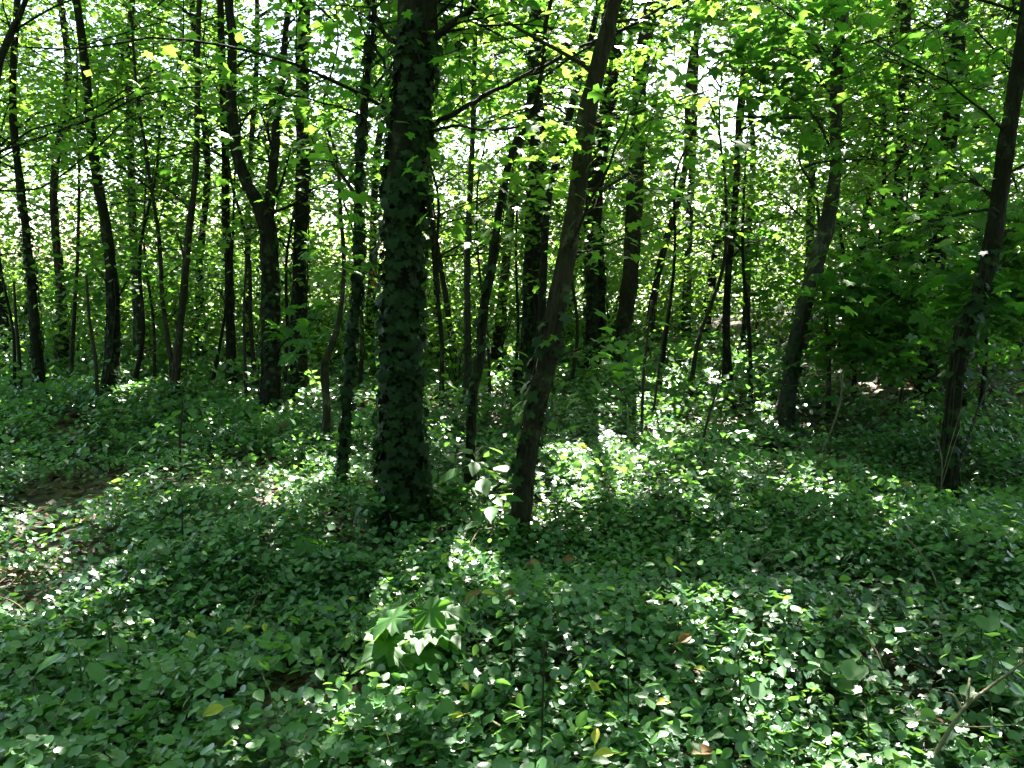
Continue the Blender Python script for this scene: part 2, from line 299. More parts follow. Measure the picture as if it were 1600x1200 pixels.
def trunk_ivy(t, z0, z1, dens, size, solo=0):
    """ivy growing on a trunk: dens leaves per square metre of bark between heights z0 and z1"""
    S, rad = t['path'], t['rad']; T, N, B = frames(S); m = (S[:, 2] > z0) & (S[:, 2] < z1); idx = np.nonzero(m)[0]
    if len(idx) < 3: return
    seg = np.linalg.norm(np.diff(S, axis=0), axis=1).mean(); area = 2 * math.pi * rad[idx].mean() * seg * len(idx); n = int(area * dens)
    f = rng.uniform(idx[0], idx[-1], n)
    fade = 1 - sstep(z0 + (z1 - z0) * .55, z1, np.interp(f, np.arange(len(S)), S[:, 2])); f = f[rng.random(n) < .12 + .88 * fade]; n = len(f)
    a = rng.uniform(0, 2 * math.pi, n); hz = np.interp(f, np.arange(len(S)), S[:, 2]); kp = vnoise(np.cos(a) * .5 + hz * .25 + 3, np.sin(a) * .5 + hz, .32, len(TREES) % 6) > .3; f, a = f[kp], a[kp]; n = len(f)
    i = f.astype(int); u = (f - i)[:, None]; j = np.minimum(i + 1, len(S) - 1); c, s_ = np.cos(a)[:, None], np.sin(a)[:, None]
    out_ = norm(N[i] * c + B[i] * s_); C = S[i] * (1 - u) + S[j] * u
    sz = size * rng.uniform(.65, 1.2, n); P = C + out_ * (rad[i][:, None] + (.005 + .06 * rng.random(n) ** 1.8)[:, None] * min(1, rad[i].mean() / .05))
    tpl = L_IVY if pts_near(t) else L_FAR; Nm = norm(out_ + A(0, 0, .35) + rng.normal(0, .28, (n, 3)))
    D = A(0, 0, -1) + rng.normal(0, .45, (n, 3)); D = norm(D - Nm * (D * Nm).sum(-1, keepdims=True)); P = P - D * sz[:, None] * .35
    rest = np.ones(n, bool); A_ = Acc(); root = t['root']
    # the climbing stems
    for q in range(3):
        a0 = rng.uniform(0, 6.28); k = idx; ang = a0 + np.cumsum(rng.normal(0, .12, len(k)))
        Pst = S[k] + (N[k] * np.cos(ang)[:, None] + B[k] * np.sin(ang)[:, None]) * (rad[k] + .006)[:, None]
        A_.add(*tube(Pst, np.full(len(k), max(.004, rad[k].mean() * .07)), 5))
    V, Tt = A_.get(); ivy = part('ivy', V, Tt, M['twig'], root)
    if solo:
        tocam = norm(CAM - P); face = (out_ * tocam).sum(-1); vis = np.nonzero((face > .25) & (P[:, 2] < 3.5))[0]
        out_d = (P - C); vis = vis[np.argsort(-np.linalg.norm(out_d[vis], axis=1) * 4 - sz[vis])][:solo]; rest[vis] = False
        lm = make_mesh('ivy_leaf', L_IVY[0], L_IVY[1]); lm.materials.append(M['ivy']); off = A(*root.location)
        for q in vis:
            o = link('ivy_leaf', lm, ivy); Xv = np.cross(D[q], Nm[q]); s1 = sz[q]
            mt = Matrix.Identity(4)
            for r_ in range(3): mt[r_][0] = Xv[r_] * s1; mt[r_][1] = D[q][r_] * s1; mt[r_][2] = Nm[q][r_] * s1; mt[r_][3] = P[q][r_] - off[r_]
            o.matrix_local = mt
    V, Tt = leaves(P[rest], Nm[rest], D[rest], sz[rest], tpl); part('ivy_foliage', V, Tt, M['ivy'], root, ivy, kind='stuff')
def tree(name, label, pts, mat='bark_dark', top=9.0, cat='tree', group=None, ivy=None, rough=.3, dy=0.0, flare=1.0, autos=4, sides=None):
    b, S, rad = trunk_path(pts, top, dy); rad = rad * (1 + .6 * flare * np.exp(-np.maximum(S[:, 2] - b[2], 0) / .17))
    root = thing(name, b, label, cat, group); t = dict(root=root, base=b, path=S, rad=rad, mat=M[mat], tips=[], bare=[], clumps=[], name=name)
    V, T = tube(S, rad, sides or (22 if pts[0][2] > 40 else 14 if pts[0][2] > 18 else 9), rough, len(TREES)); part('trunk', V, T, M[mat], root)
    if ivy: trunk_ivy(t, *ivy)
    t['autos'] = autos; TREES.append(t); return t

G1 = 'trees standing in the ivy'
t = tree('tree', 'thin dark tree at the left edge with sunlit ivy down its side', [(67, 613, 17), (58, 540, 14), (47, 430, 13), (40, 380, 12), (30, 270, 11), (22, 150, 10), (25, 0, 9)], ivy=(0, 2.6, 260, .07))
t = tree('tree', 'dark upright tree with a bent trunk near the left edge', [(170, 624, 25), (174, 560, 21), (177, 470, 18), (173, 400, 16), (165, 340, 15), (153, 280, 14), (141, 200, 13), (130, 100, 12), (119, 0, 11)], ivy=(0, 1.5, 160, .06))
t = tree('twin_stemmed_tree', 'slim twin stemmed tree left of the forked tree', [(271, 628, 17), (273, 590, 13), (281, 510, 11), (289, 447, 11), (295, 380, 11), (306, 270, 9), (307, 152, 8), (312, 0, 7)], 'bark_brown', 6.5)
limb_px(t, [(272, 600), (260, 542), (250, 464), (247, 380), (226, 250), (214, 160), (200, 20)], 10, .5, name='stem')
t = tree('tree', 'narrow dark trunk standing just left of the forked tree', [(360, 598, 17), (361, 500, 14), (358, 400, 13), (352, 330, 12), (350, 200, 11), (345, 0, 10)], ivy=(0, 2, 150, .06))
tf = t = tree('forked_tree', 'ivy wrapped tree that forks into two upright stems', [(425, 636, 32), (424, 560, 27), (422, 470, 26), (419, 400, 25), (415, 352, 25), (400, 315, 19), (384, 283, 17), (370, 235, 16), (362, 150, 15), (365, 60, 14), (357, 0, 13)], ivy=(0, 2.1, 330, .06))
P = limb_px(t, [(418, 350), (424, 290), (429, 240), (430, 180), (440, 90), (449, 0), (455, -120)], 19, .15, name='stem')
limb_px(t, [(420, 335), (455, 325), (490, 302), (525, 285)], 6, -.4)
limb_px(t, [(424, 330), (446, 270), (455, 230)], 6, .4)
t = tree('tree', 'straight dark tree just right of the forked tree', [(466, 612, 27), (467, 500, 22), (470, 400, 21), (474, 250, 20), (471, 130, 19), (478, 0, 18)], ivy=(0, 2.8, 260, .07))
t = tree('crooked_sapling', 'crooked bare sapling left of the thin ivy covered trunk', [(508, 692, 14), (511, 640, 11), (506, 576, 13), (518, 538, 10), (530, 498, 8), (537, 414, 7), (532, 330, 6), (528, 250, 5)], 'bark_brown', 3.6, cat='sapling', autos=2)
t = tree('tree', 'thin leaning trunk clothed in ivy beside the thick trunk', [(533, 772, 12), (537, 700, 10), (540, 640, 10), (547, 549, 9), (557, 464, 9), (560, 397, 9), (561, 270, 8), (567, 203, 8), (578, 80, 7), (585, 0, 6)], ivy=(0, 3.4, 900, .055), autos=3)
tb = t = tree('thick_tree', 'thickest trunk in the wood, covered with dark ivy', [(630, 806, 64), (628, 740, 56), (627, 660, 52), (626, 560, 49), (628, 450, 49), (631, 340, 50), (634, 260, 53), (639, 200, 56), (643, 130, 53), (648, 70, 57), (653, 0, 54), (662, -120, 50)], ivy=(0, 3.0, 760, .062, 295), autos=4, top=10, flare=.5)
limb_px(t, [(668, 75), (700, 50), (740, 22), (790, -15), (850, -60)], 16, -.3)
limb_px(t, [(612, 62), (592, 32), (572, 0), (550, -50)], 10, .3)
limb_px(t, [(612, 118), (592, 92), (572, 55), (560, 15)], 7, .4)
limb_px(t, [(660, 212), (690, 192), (740, 165), (800, 133), (860, 108), (930, 78), (1000, 48), (1070, 15)], 10, .6)
limb_px(t, [(660, 205), (700, 194), (770, 192), (850, 182), (905, 176)], 6, -.3)
limb_px(t, [(602, 446), (592, 437), (584, 431), (574, 428)], 3, 0.0)
limb_px(t, [(658, 345), (720, 325), (790, 300)], 4, .5)
limb_px(t, [(658, 366), (720, 350), (785, 340)], 4, -.4)
t = tree('slender_tree', 'slender curved dark stem between the thick trunk and the leaning tree', [(735, 768, 17), (736, 700, 13), (739, 616, 13), (749, 569, 13), (756, 481, 13), (766, 430, 12), (775, 370, 12), (786, 300, 11), (806, 225, 9), (832, 180, 8), (850, 90, 7), (860, 0, 6)], 'bark_dark', 6, autos=3, ivy=(.1, 2.4, 140, .06))
t = tree('slender_tree', 'thin straight pale stem behind the slender curved one', [(731, 618, 14), (731, 520, 11), (730, 430, 10), (733, 330, 9), (739, 200, 8), (742, 60, 7), (745, 0, 7)], 'bark_grey', 8, ivy=(0, 1.2, 160, .06))
t = tree('tree', 'tall dark ivy covered trunk behind the leaning tree', [(823, 612, 33), (827, 560, 29), (832, 480, 28), (833, 371, 27), (840, 236, 25), (836, 135, 24), (839, 0, 23)], ivy=(0, 3.4, 330, .075))
tl = t = tree('leaning_tree', 'leaning brown barked tree right of the thick trunk', [(813, 815, 34), (822, 730, 31), (834, 655, 30), (853, 570, 30), (867, 498, 30), (882, 420, 29), (893, 360, 27), (905, 285, 26), (913, 220, 28), (921, 160, 27), (944, 68, 23), (962, 0, 21), (985, -100, 18)], 'bark_brown', 8.5, ivy=(.35, 1.5, 130, .075), autos=4, flare=.3)
limb_px(t, [(905, 292), (955, 285), (1000, 262), (1048, 232)], 7, .3)
limb_px(t, [(925, 197), (985, 181), (1040, 163), (1110, 140)], 7, .5)
limb_px(t, [(940, 40), (975, 35), (1010, 30), (1060, 5)], 8, .4)
limb_px(t, [(855, 560), (880, 560), (905, 552)], 5, -.2)
limb_px(t, [(890, 395), (930, 390), (985, 372), (1050, 350)], 5, .5)
t = tree('slender_tree', 'thin dark stem rising behind the leaning tree', [(842, 640, 13), (846, 500, 12), (850, 400, 12), (856, 304, 12), (880, 219, 11), (894, 162, 10), (915, 95, 9), (932, 20, 8)], top=6.5)
t = tree('tree', 'dark straight trunk right of the leaning tree', [(926, 588, 34), (931, 481, 29), (928, 400, 27), (927, 337, 27), (935, 250, 24), (950, 169, 22), (962, 60, 19), (968, 0, 18)], ivy=(0, 2.2, 300, .075))
t = tree('tree', 'broad dark trunk tilting right, paired with the straight one', [(962, 592, 27), (970, 532, 26), (979, 481, 25), (986, 414, 25), (990, 330, 24), (996, 220, 23), (1000, 120, 22), (1012, 40, 21), (1025, -20, 20)], 'bark_brown', ivy=(0, 1.4, 140, .07))
t = tree('maple_sapling', 'slim dark upright sapling under hanging maple leaves', [(1137, 598, 16), (1136, 540, 12), (1136, 481, 11), (1139, 414, 11), (1146, 340, 10), (1152, 250, 9), (1158, 150, 8)], top=5.0, cat='sapling', autos=5); tms = t
t = tree('leaning_tree', 'grey tree leaning right with sun flecks on its bark', [(1226, 655, 28), (1233, 610, 24), (1240, 560, 23), (1252, 498, 22), (1267, 440, 22), (1284, 380, 22), (1297, 318, 20), (1306, 253, 17), (1309, 135, 17), (1314, 51, 18), (1319, 0, 18), (1325, -80, 16)], 'bark_grey', 8.5, autos=3, ivy=(0, 1.3, 130, .075)); tg = t
limb_px(t, [(1305, 190), (1240, 186), (1180, 184), (1120, 190)], 4, -.4)
t = tree('tree', 'twin trunk in the shade behind low maple leaves', [(1384, 585, 20), (1385, 500, 17), (1393, 430, 17), (1400, 340, 16), (1410, 236, 15), (1412, 84, 14), (1415, 0, 14)], 'bark_dark', 8)
limb_px(t, [(1384, 520), (1374, 440), (1377, 340), (1380, 200), (1370, 60)], 12, .4, name='stem')
td = t = tree('tree', 'black straight trunk on the right behind the leaning one', [(1443, 625, 30), (1450, 560, 27), (1458, 464, 25), (1468, 375, 24), (1478, 236, 23), (1492, 101, 21), (1503, 0, 20)], 'bark_dark', 9)
limb_px(t, [(1472, 240), (1420, 218), (1360, 196), (1290, 186), (1150, 184)], 9, -.5)
limb_px(t, [(1480, 150), (1520, 130), (1560, 115), (1620, 100)], 9, .3)
tr = t = tree('leaning_tree', 'dark tree leaning right at the right edge of the wood', [(1480, 770, 31), (1480, 690, 26), (1494, 570, 25), (1503, 522, 26), (1526, 474, 24), (1545, 414, 23), (1556, 371, 26), (1566, 300, 24), (1577, 219, 23), (1592, 110, 22), (1604, 0, 20)], 'bark_dark', 8, autos=4, ivy=(0, 1.7, 130, .07))
limb_px(t, [(1548, 310), (1510, 285), (1470, 262)], 8, .4)
limb_px(t, [(1545, 330), (1500, 335), (1450, 345), (1400, 350)], 6, -.4)
t = tree('tree', 'thin tree seen at the top left corner leaning left', [(-30, 640, 15), (-40, 500, 13), (-35, 300, 12), (-8, 120, 11), (20, 45, 9), (42, 0, 8)], 'bark_dark', 8, autos=4)
limb_px(t, [(-20, 240), (60, 215), (150, 185), (230, 145), (330, 135)], 5, -.6)
limb_px(t, [(-25, 260), (50, 205), (130, 180), (230, 120), (300, 90)], 4, .5)
limb_px(t, [(-30, 300), (60, 292), (150, 225), (200, 180), (290, 155)], 4, -.3)
NMAIN = len(TREES)

# thin trees farther back, out to the sunlit edge of the wood
BG = [(15, 560, 12), (95, 566, 13), (215, 570, 12), (315, 562, 11), (385, 566, 9), (575, 562, 12), (690, 562, 10), (712, 575, 8), (775, 562, 14), (880, 556, 14),
      (1010, 553, 11), (1070, 546, 12), (1100, 530, 13), (1165, 540, 10), (1262, 545, 13), (1330, 535, 12), (1420, 530, 13), (1535, 535, 12), (1590, 545, 15)]
ORD = 'first second third fourth fifth sixth seventh eighth ninth tenth eleventh twelfth thirteenth fourteenth fifteenth sixteenth seventeenth eighteenth nineteenth twentieth'.split() + ['twenty-' + w for w in 'first second third fourth fifth sixth seventh eighth ninth'.split()]
for q, (x, y, w) in enumerate(BG):
    ln = rng.normal(0, 28) + (x - 800) * .03; lx = 25 if x > 1000 else 0
    pts = [(x, y, w * 1.25), (x + ln * .3 + lx * .4, y - 130, w), (x + ln * .7 + rng.normal(0, 6) + lx, y - 290, w * .9), (x + ln * 1.2 + rng.normal(0, 8) + lx * 1.6, y - 450, w * .8), (x + ln * 1.6 + lx * 2.2, y - 600, w * .7)]
    tree('slender_tree', 'thin far tree, %s from the left along the sunlit wood edge' % ORD[q], pts, ['bark_dark', 'bark_brown', 'bark_grey'][q % 3], rng.uniform(7, 10), group='thin trees along the wood edge', autos=3, ivy=(0, rng.uniform(.6, 2.5), 90, .08) if q % 2 else None)

SAP = [(20, 606), (112, 598), (208, 606), (240, 590), (332, 606), (398, 600), (445, 612), (562, 600), (690, 628), (765, 622), (803, 606), (892, 604), (1032, 606), (1078, 622), (1172, 618), (1292, 640), (1335, 604), (1405, 642), (1530, 640)]
for q, (x, y) in enumerate(SAP):
    w = rng.uniform(4, 7); ln = rng.normal(0, 22)
    tree('thin_sapling', 'thin leafy sapling, %s from the left among those between the trunks' % ORD[q], [(x, y, w * 1.2), (x + ln * .3 + rng.normal(0, 5), y - 90, w), (x + ln * .7 + rng.normal(0, 7), y - 210, w * .8), (x + ln + rng.normal(0, 8), y - 330, w * .6)], ['bark_dark', 'bark_brown'][q % 2], rng.uniform(3.2, 5), 'sapling', 'thin saplings between the trunks', autos=6, flare=.2)

# limbs nobody traced: sparse twiggy ones low down, leafy ones higher up
for q, t in enumerate(TREES):
    far = q >= NMAIN; S = t['path']; ztop = S[-1][2]
    for k in range(t['autos']):
        z = rng.uniform(1.6, 4.2); limb_auto(t, min(z, ztop - .2), rng.uniform(0, 6.28), rng.uniform(.7, 1.8), rng.uniform(.006, .014), leafy=rng.random() < (.9 if far else .4), rise=rng.uniform(.1, .6))
    if not far and ztop > 4:
        for k in range(3): limb_auto(t, rng.uniform(1.9, 4.0), rng.choice([0.1, 3.0, -.4, .6, 2.6]) + rng.normal(0, .3), rng.uniform(1.0, 2.2), rng.uniform(.006, .012), leafy=False, rise=rng.uniform(.15, .5))
    if ztop > 5:
        for k in range(3): limb_auto(t, rng.uniform(4.5, ztop - .5), rng.uniform(0, 6.28), rng.uniform(1.2, 2.6), rng.uniform(.015, .03), rise=.6)

# ------------------------------------------------------------------ foliage
bases = np.array([t['path'][len(t['path']) // 2] for t in TREES])
def owner(P, lo=0):
    d = ((P[:, None, :2] - bases[None, lo:, :2]) ** 2).sum(-1); return d.argmin(1) + lo
for t in TREES: t['L'] = []                                  # (P, N, D, S, template, material)
def put(i, P, S, tpl, mat, tilt=.5, carve=True):
    if carve: k = keep_patches(P); P, S = P[k], S[k]
    if not len(P): return
    n = len(P); Nm = np.stack([rng.normal(0, tilt, n), rng.normal(0, tilt, n), np.ones(n)], -1)
    V, T = flat_leaves(P, S, tpl, tilt); TREES[i]['L'].append((V, T, mat))
# sprays of leaves on the twigs
for q, t in enumerate(TREES):
    if not t['tips']: continue
    tp = np.array(t['tips']); far = q >= NMAIN; k = 5
    P = np.repeat(tp, k, 0) + rng.normal(0, 1, (len(tp) * k, 3)) * A(.12, .12, .05)
    P = P[rng.random(len(P)) < (.6 if far else .42)]
    put(q, P, rng.uniform(.05, .095, len(P)), L_DIA if far else (L_IVY if t['base'][1] < 8 else L_FAR), 'edge' if far else 'canopy')
# leaf clumps of the back of the wood; sky shows where the clumps are few (photo pixels, radius, share kept)
HOLES = [(430, 70, 75, .08), (480, 20, 60, .1), (520, 110, 55, .3), (600, 230, 45, .25), (575, 330, 50, .35), (770, 270, 40, .12), (790, 200, 30, .3), (1110, 130, 75, .2), (1060, 60, 50, .35), (60, 340, 80, .3), (20, 420, 60, .25), (70, 50, 70, .35), (1160, 200, 50, .4), (690, 40, 60, .5), (20, 480, 40, .3), (330, 250, 50, .6), (880, 260, 30, .4), (180, 330, 40, .5)]
nC = 2700; cx = rng.uniform(-120, 1720, nC); cyy = rng.uniform(-130, 570, nC); cY = 11.5 + 12 * rng.random(nC) ** .8
acc = np.ones(nC)
for x, y, r, s in HOLES: acc *= 1 - (1 - s) * np.exp(-(((cx - x) ** 2 + (cyy - y) ** 2) / (r * 1.35) ** 2))
acc *= np.where((cyy < 60), .8, 1.0); m = rng.random(nC) < acc
for x, y, Yd in zip(cx[m], cyy[m], cY[m]):
    c = at_depth(x, y, Yd); n = int(rng.integers(60, 150)); rr = rng.uniform(.4, .8)
    P = c + norm(rng.normal(0, 1, (n, 3))) * (rng.random((n, 1)) ** .5) * A(rr, rr, rr * .6); P = P[P[:, 2] > .2]
    if len(P): put(int(owner(c[None], NMAIN)[0]), P, rng.uniform(.075, .125, len(P)), L_DIA if Yd > 15 else L_FAR, 'edge', .6)
nF = 520; cx = rng.uniform(-150, 1750, nF); cyy = rng.uniform(-120, 470, nF); acc = np.ones(nF)
for x, y, r, s in HOLES: acc *= 1 - (1 - s * .3) * np.exp(-(((cx - x) ** 2 + (cyy - y) ** 2) / (r * 1.6) ** 2))
for x, y, a_ in zip(cx, cyy, acc):
    if rng.random() > a_: continue
    Yd = rng.uniform(23, 27); c = at_depth(x, y, Yd); n = int(rng.integers(60, 110)); rr = rng.uniform(.8, 1.3)
    P = c + norm(rng.normal(0, 1, (n, 3))) * (rng.random((n, 1)) ** .5) * A(rr, rr, rr * .6); P = P[P[:, 2] > .3]
    if len(P): put(int(owner(c[None], NMAIN)[0]), P, rng.uniform(.15, .24, len(P)), L_DIA, 'edge', .6)
# nearer hanging maple foliage (photo pixel, depth, radius, leaves, size, owner)
NEAR = [(1190, 70, 7, .55, 130, .15, tg), (1230, 150, 7, .4, 90, .15, tg), (1130, 30, 7.5, .5, 90, .14, tg), (1200, 0, 6.6, .5, 110, .15, tg), (1260, 60, 8, .5, 90, .14, tg),
        (1350, 440, 8.5, .5, 120, .16, td), (1330, 500, 8, .45, 120, .17, td), (1400, 520, 8, .45, 110, .17, td), (1290, 540, 8.2, .35, 60, .16, td), (1450, 490, 8.4, .4, 80, .16, td), (1580, 430, 6.4, .4, 110, .17, tr), (1560, 500, 6.6, .3, 60, .16, tr), (1600, 380, 6.5, .4, 80, .16, tr),
        (1480, 545, 10, .6, 170, .14, td), (1565, 560, 9.5, .5, 150, .14, tr), (1400, 565, 11, .5, 140, .14, td), (1300, 470, 10, .5, 110, .15, td), (1350, 380, 9.5, .6, 120, .15, td), (1420, 400, 9.5, .6, 130, .15, td), (1500, 380, 9.5, .5, 110, .15, td), (1590, 300, 8, .5, 110, .15, tr), (1530, 200, 9, .6, 120, .15, td), (1330, 450, 7.6, .35, 110, .15, td), (1420, 470, 7.4, .35, 110, .15, td), (1370, 560, 7.8, .3, 80, .15, td), (1590, 480, 6.2, .35, 100, .15, tr), (1500, 560, 8.2, .35, 90, .14, td), (1570, 40, 7, .5, 90, .15, tr), (1420, 120, 8, .5, 90, .15, td), (1150, 330, 10.5, .5, 110, .16, tms), (1140, 400, 10.5, .4, 80, .16, tms), (1190, 380, 10.3, .5, 90, .16, tms), (1110, 290, 11, .6, 110, .15, tms),
        (720, 90, 7, .45, 90, .15, tb), (760, 40, 7.2, .4, 70, .14, tb), (700, 20, 6.4, .35, 60, .14, tb), (585, 180, 8, .45, 70, .14, tb), (540, 170, 8.5, .5, 80, .14, tb), (990, 20, 7.4, .45, 80, .14, tl), (1020, 240, 7, .3, 45, .13, tl), (960, 120, 8, .5, 60, .14, tl),
        (415, 170, 9, .35, 45, .15, tf), (500, 500, 8, .2, 22, .16, tf), (490, 530, 7.6, .2, 16, .17, tf), (150, 420, 11, .6, 130, .13, TREES[1]), (220, 430, 11, .6, 130, .13, TREES[1]), (270, 360, 11, .7, 140, .13, TREES[2]), (230, 300, 11.5, .7, 130, .13, TREES[2]), (200, 480, 11.5, .6, 110, .13, TREES[1]), (330, 450, 11.5, .6, 100, .13, TREES[3]), (290, 200, 11, .6, 100, .13, TREES[2]), (230, 110, 11, .6, 90, .13, TREES[1])]
for x, y, Yd, rr, n, s, t in NEAR:
    n = int(n * (1.7 if Yd >= 10.9 else 1.15)); c = at_depth(x, y, Yd); idx = [k for k in range(len(TREES)) if TREES[k] is t][0]
    S = t['path']; i = np.argmin(np.linalg.norm(S - (c + A(0, 0, -.25)), axis=1)); A_ = Acc(); tips = []
    P = spline(np.array([S[i], (S[i] + c) / 2 + A(0, 0, .12), c]), 10); A_.add(*tube(P, np.linspace(.014, .005, 10), 6))
    for q in range(12): twig(A_, P[9 - q % 5], norm(rng.normal(0, 1, 3)), rr * rng.uniform(.7, 1.3), .0035, tips)
    V, T = A_.get(); part('limb', V, T, t['mat'], t['root']); tp = np.array(tips)
    P = tp[rng.integers(0, len(tp), n)] + rng.normal(0, .35, (n, 3)) * rr * A(1, 1, .55)
    put(idx, P, s * rng.uniform(.6, 1.05, n), L_MAPLE if Yd < 9 else L_IVY if Yd < 10.6 else L_FAR, 'maple', .42)
# the high canopy that shades the floor
nC = 6400; C = np.stack([rng.uniform(-18, 18, nC), rng.uniform(-7.0, 29, nC), rng.uniform(5.3, 11.5, nC)], -1)
hx, hy = sun_xy(C)
dens = (.95 - .45 * sstep(5.6, 9.0, hy) * sstep(-2.6, -.6, hx)) * (1 - .85 * sstep(8.8, 12.5, hy)); dens *= 1 - .5 * np.exp(-(((hx - 1.4) / 1.7) ** 2 + ((hy - 7.6) / 1.9) ** 2))
dens = np.maximum(dens, 1.0 * sstep(1.2, 2.2, hx - .2 * hy) * sstep(16, 12, hy)); dens = np.maximum(dens, .5 * sstep(-2.2, -4.0, hx) * sstep(-8.5, -6.0, hx) * sstep(15, 12, hy))
dens = np.maximum(dens, .75 * sstep(.5, .62, vnoise(hx, hy, 2.2, 5)) * sstep(8, 10, hy) * sstep(21, 18, hy))
dens *= .6 + .55 * vnoise(hx, hy, 1.2, 4)
dens *= .42 + .58 * sstep(-1.5, 1.5, hy + .3)
C = C[rng.random(nC) < np.clip(dens, 0, 1)]; C = C[(C[:, 2] - 1.6) > .31 * C[:, 1]]; ow = owner(C, 0)
for c, o in zip(C, ow):
    n = int(rng.integers(42, 80)); rr = rng.uniform(.4, .9)
    P = c + norm(rng.normal(0, 1, (n, 3))) * (rng.random((n, 1)) ** .45) * A(rr, rr, rr * .4)
    put(int(o), P, rng.uniform(.12, .175, n), L_DIA, 'canopy', .4)
for t in TREES:
    if not t['L']: continue
    mats = []; Vs = []; Ts = []; mi = []; n = 0
    for V, T, mt in t['L']:
        if mt not in mats: mats.append(mt)
        Vs.append(V); Ts.append(T + n); mi.append(np.full(len(T), mats.index(mt))); n += len(V)
    me = make_mesh('crown', np.vstack(Vs) - A(*t['root'].location), np.vstack(Ts)); [me.materials.append(M[k]) for k in mats]
    me.polygons.foreach_set('material_index', np.concatenate(mi).astype(np.int32)); link('crown', me, t['root'])

# ------------------------------------------------------------------ shrubs along the back
SH = [(10, 575, 13.5, 1.0), (70, 560, 14, 1.1), (125, 585, 12.6, .8), (215, 575, 13, 1.0), (240, 540, 14, 1.2), (310, 575, 13, .9), (335, 540, 14.5, 1.1), (395, 570, 13.2, .8), (500, 565, 13, .9), (540, 550, 14, 1.0), (580, 560, 12.5, .8), (690, 560, 12.5, .9), (715, 590, 11, .6), (775, 560, 13, .9), (870, 545, 13.5, .9), (905, 560, 12.6, .6),
      (1010, 535, 15, .9), (1060, 520, 16, 1.0), (1110, 515, 16.5, 1.1), (1175, 520, 15.5, 1.0), (1300, 520, 15, 1.0), (1350, 500, 16, 1.1), (1440, 500, 16, 1.1), (1530, 500, 14, .9), (1590, 500, 13.5, .9), (1250, 510, 15, 1.0), (665, 530, 15, 1.1), (760, 510, 16, 1.2), (450, 520, 15, 1.2), (170, 530, 15, 1.2), (30, 510, 15.5, 1.2), (940, 510, 16, 1.1)]
SH += [(x, 520, Yd, 2.0) for x, Yd in ((-20, 18), (110, 19), (230, 17.5), (350, 19), (470, 18), (600, 19), (720, 18), (840, 19.5), (960, 18.5), (1080, 20), (1200, 19), (1320, 20), (1450, 19), (1580, 18))]
SH.sort()
for q, (x, y, Yd, h) in enumerate(SH):
    p = at_depth(x, y, Yd); b = A(p[0], Yd, float(gz(p[0], Yd))); root = thing('shrub', b, 'leafy green undergrowth shrub, %s from the left behind the trees' % (ORD + ['thirtieth'] + ['thirty-' + w for w in ORD[:9]] + ['fortieth'] + ['forty-' + w for w in ORD[:9]])[q], 'shrub', 'shrubs behind the trees')
    A_ = Acc(); tips = []
    for k in range(7):
        az = rng.uniform(0, 6.28); e = b + A(math.cos(az) * h * .5, math.sin(az) * h * .4, h * rng.uniform(.8, 1.5)); P = spline(np.array([b - A(0, 0, .05), (b + e) / 2 + rng.normal(0, .06, 3), e]), 8)
        A_.add(*tube(P, np.linspace(.011, .004, 8), 5))
        for j in range(3, 8): twig(A_, P[j], norm(P[7] - P[4]), .35 * h, .003, tips, 0)
    V, T = A_.get(); part('stems', V, T, M['twig'], root, kind='stuff')
    tp = np.array(tips); n = int(650 * h ** 1.4); P = tp[rng.integers(0, len(tp), n)] + rng.normal(0, .16 * max(1, h * .8), (n, 3)); P = P[P[:, 2] > .05]; P = P[keep_patches(P)]
    V, T = flat_leaves(P, rng.uniform(.06, .11, len(P)), L_FAR if Yd < 14 else L_DIA, .6); part('foliage', V, T, M['edge'], root, kind='stuff')

# unseen leaves of the wood behind the camera, added to block light from there
n = 48000; az = rng.uniform(R(150), R(390), n); rad_ = rng.uniform(5.5, 10, n); P = np.stack([np.cos(az) * rad_, np.sin(az) * rad_, rng.uniform(.1, 11, n)], -1)
P = P[(vnoise(P[:, 0] + P[:, 2] * .7, P[:, 1] + P[:, 2] * .9, 1.1, 1) > .3) & (P[:, 1] < 3)]
V, T = flat_leaves(P, rng.uniform(.2, .34, len(P)), L_DIA, .8); me = make_mesh('woodland', V, T); me.materials.append(M['maple'])
link('woodland', me, None, 'mass of leaves of the wood around the clearing', 'woodland', None, 'stuff')

# ------------------------------------------------------------------ ground cover
def cover_h(x, y): return .03 + .22 * vnoise(x, y, .9, 2) ** 1.5 + .16 * vnoise(x, y, .28, 3) ** 1.4 * sstep(.25, .65, vnoise(x, y, 2.3, 5))
def field(y0, y1, dens, k0=.76, k1=.9):
    n = int(dens * ((y1 ** 2 - y0 ** 2) * k0 + 2 * k1 * (y1 - y0))); y = rng.uniform(0, 1, n * 2) * (y1 - y0) + y0
    hw = k0 * y + k1; y = y[rng.random(len(y)) < hw / (k0 * y1 + k1)][:n]; hw = k0 * y + k1; return rng.uniform(-1, 1, len(y)) * hw, y
def cover_layer(y0, y1, dens, size, tpl, thr, hs=1.0, nk=0, tilt=.42):
    x, y = field(y0, y1, dens); c = vnoise(x, y, .75, nk) * .6 + vnoise(x, y, .22, nk + 1) * .4 - .16 * sstep(.52, .72, vnoise(x, y, 1.7, 5))
    bare = sstep(2.6, 4.6, x) * sstep(6.6, 8.6, y) * .93
    k = rng.random(len(x)) < sstep(thr - .14, thr + .10, c) * (1 - bare); x, y = x[k], y[k]
    h = cover_h(x, y) * hs; z = gz(x, y) + .015 + h * (1 - rng.random(len(x)) ** 2.0 * .9)
    P = np.stack([x, y, z], -1); S = size * rng.uniform(.6, 1.25, len(x)); return flat_leaves(P, S, tpl, tilt)
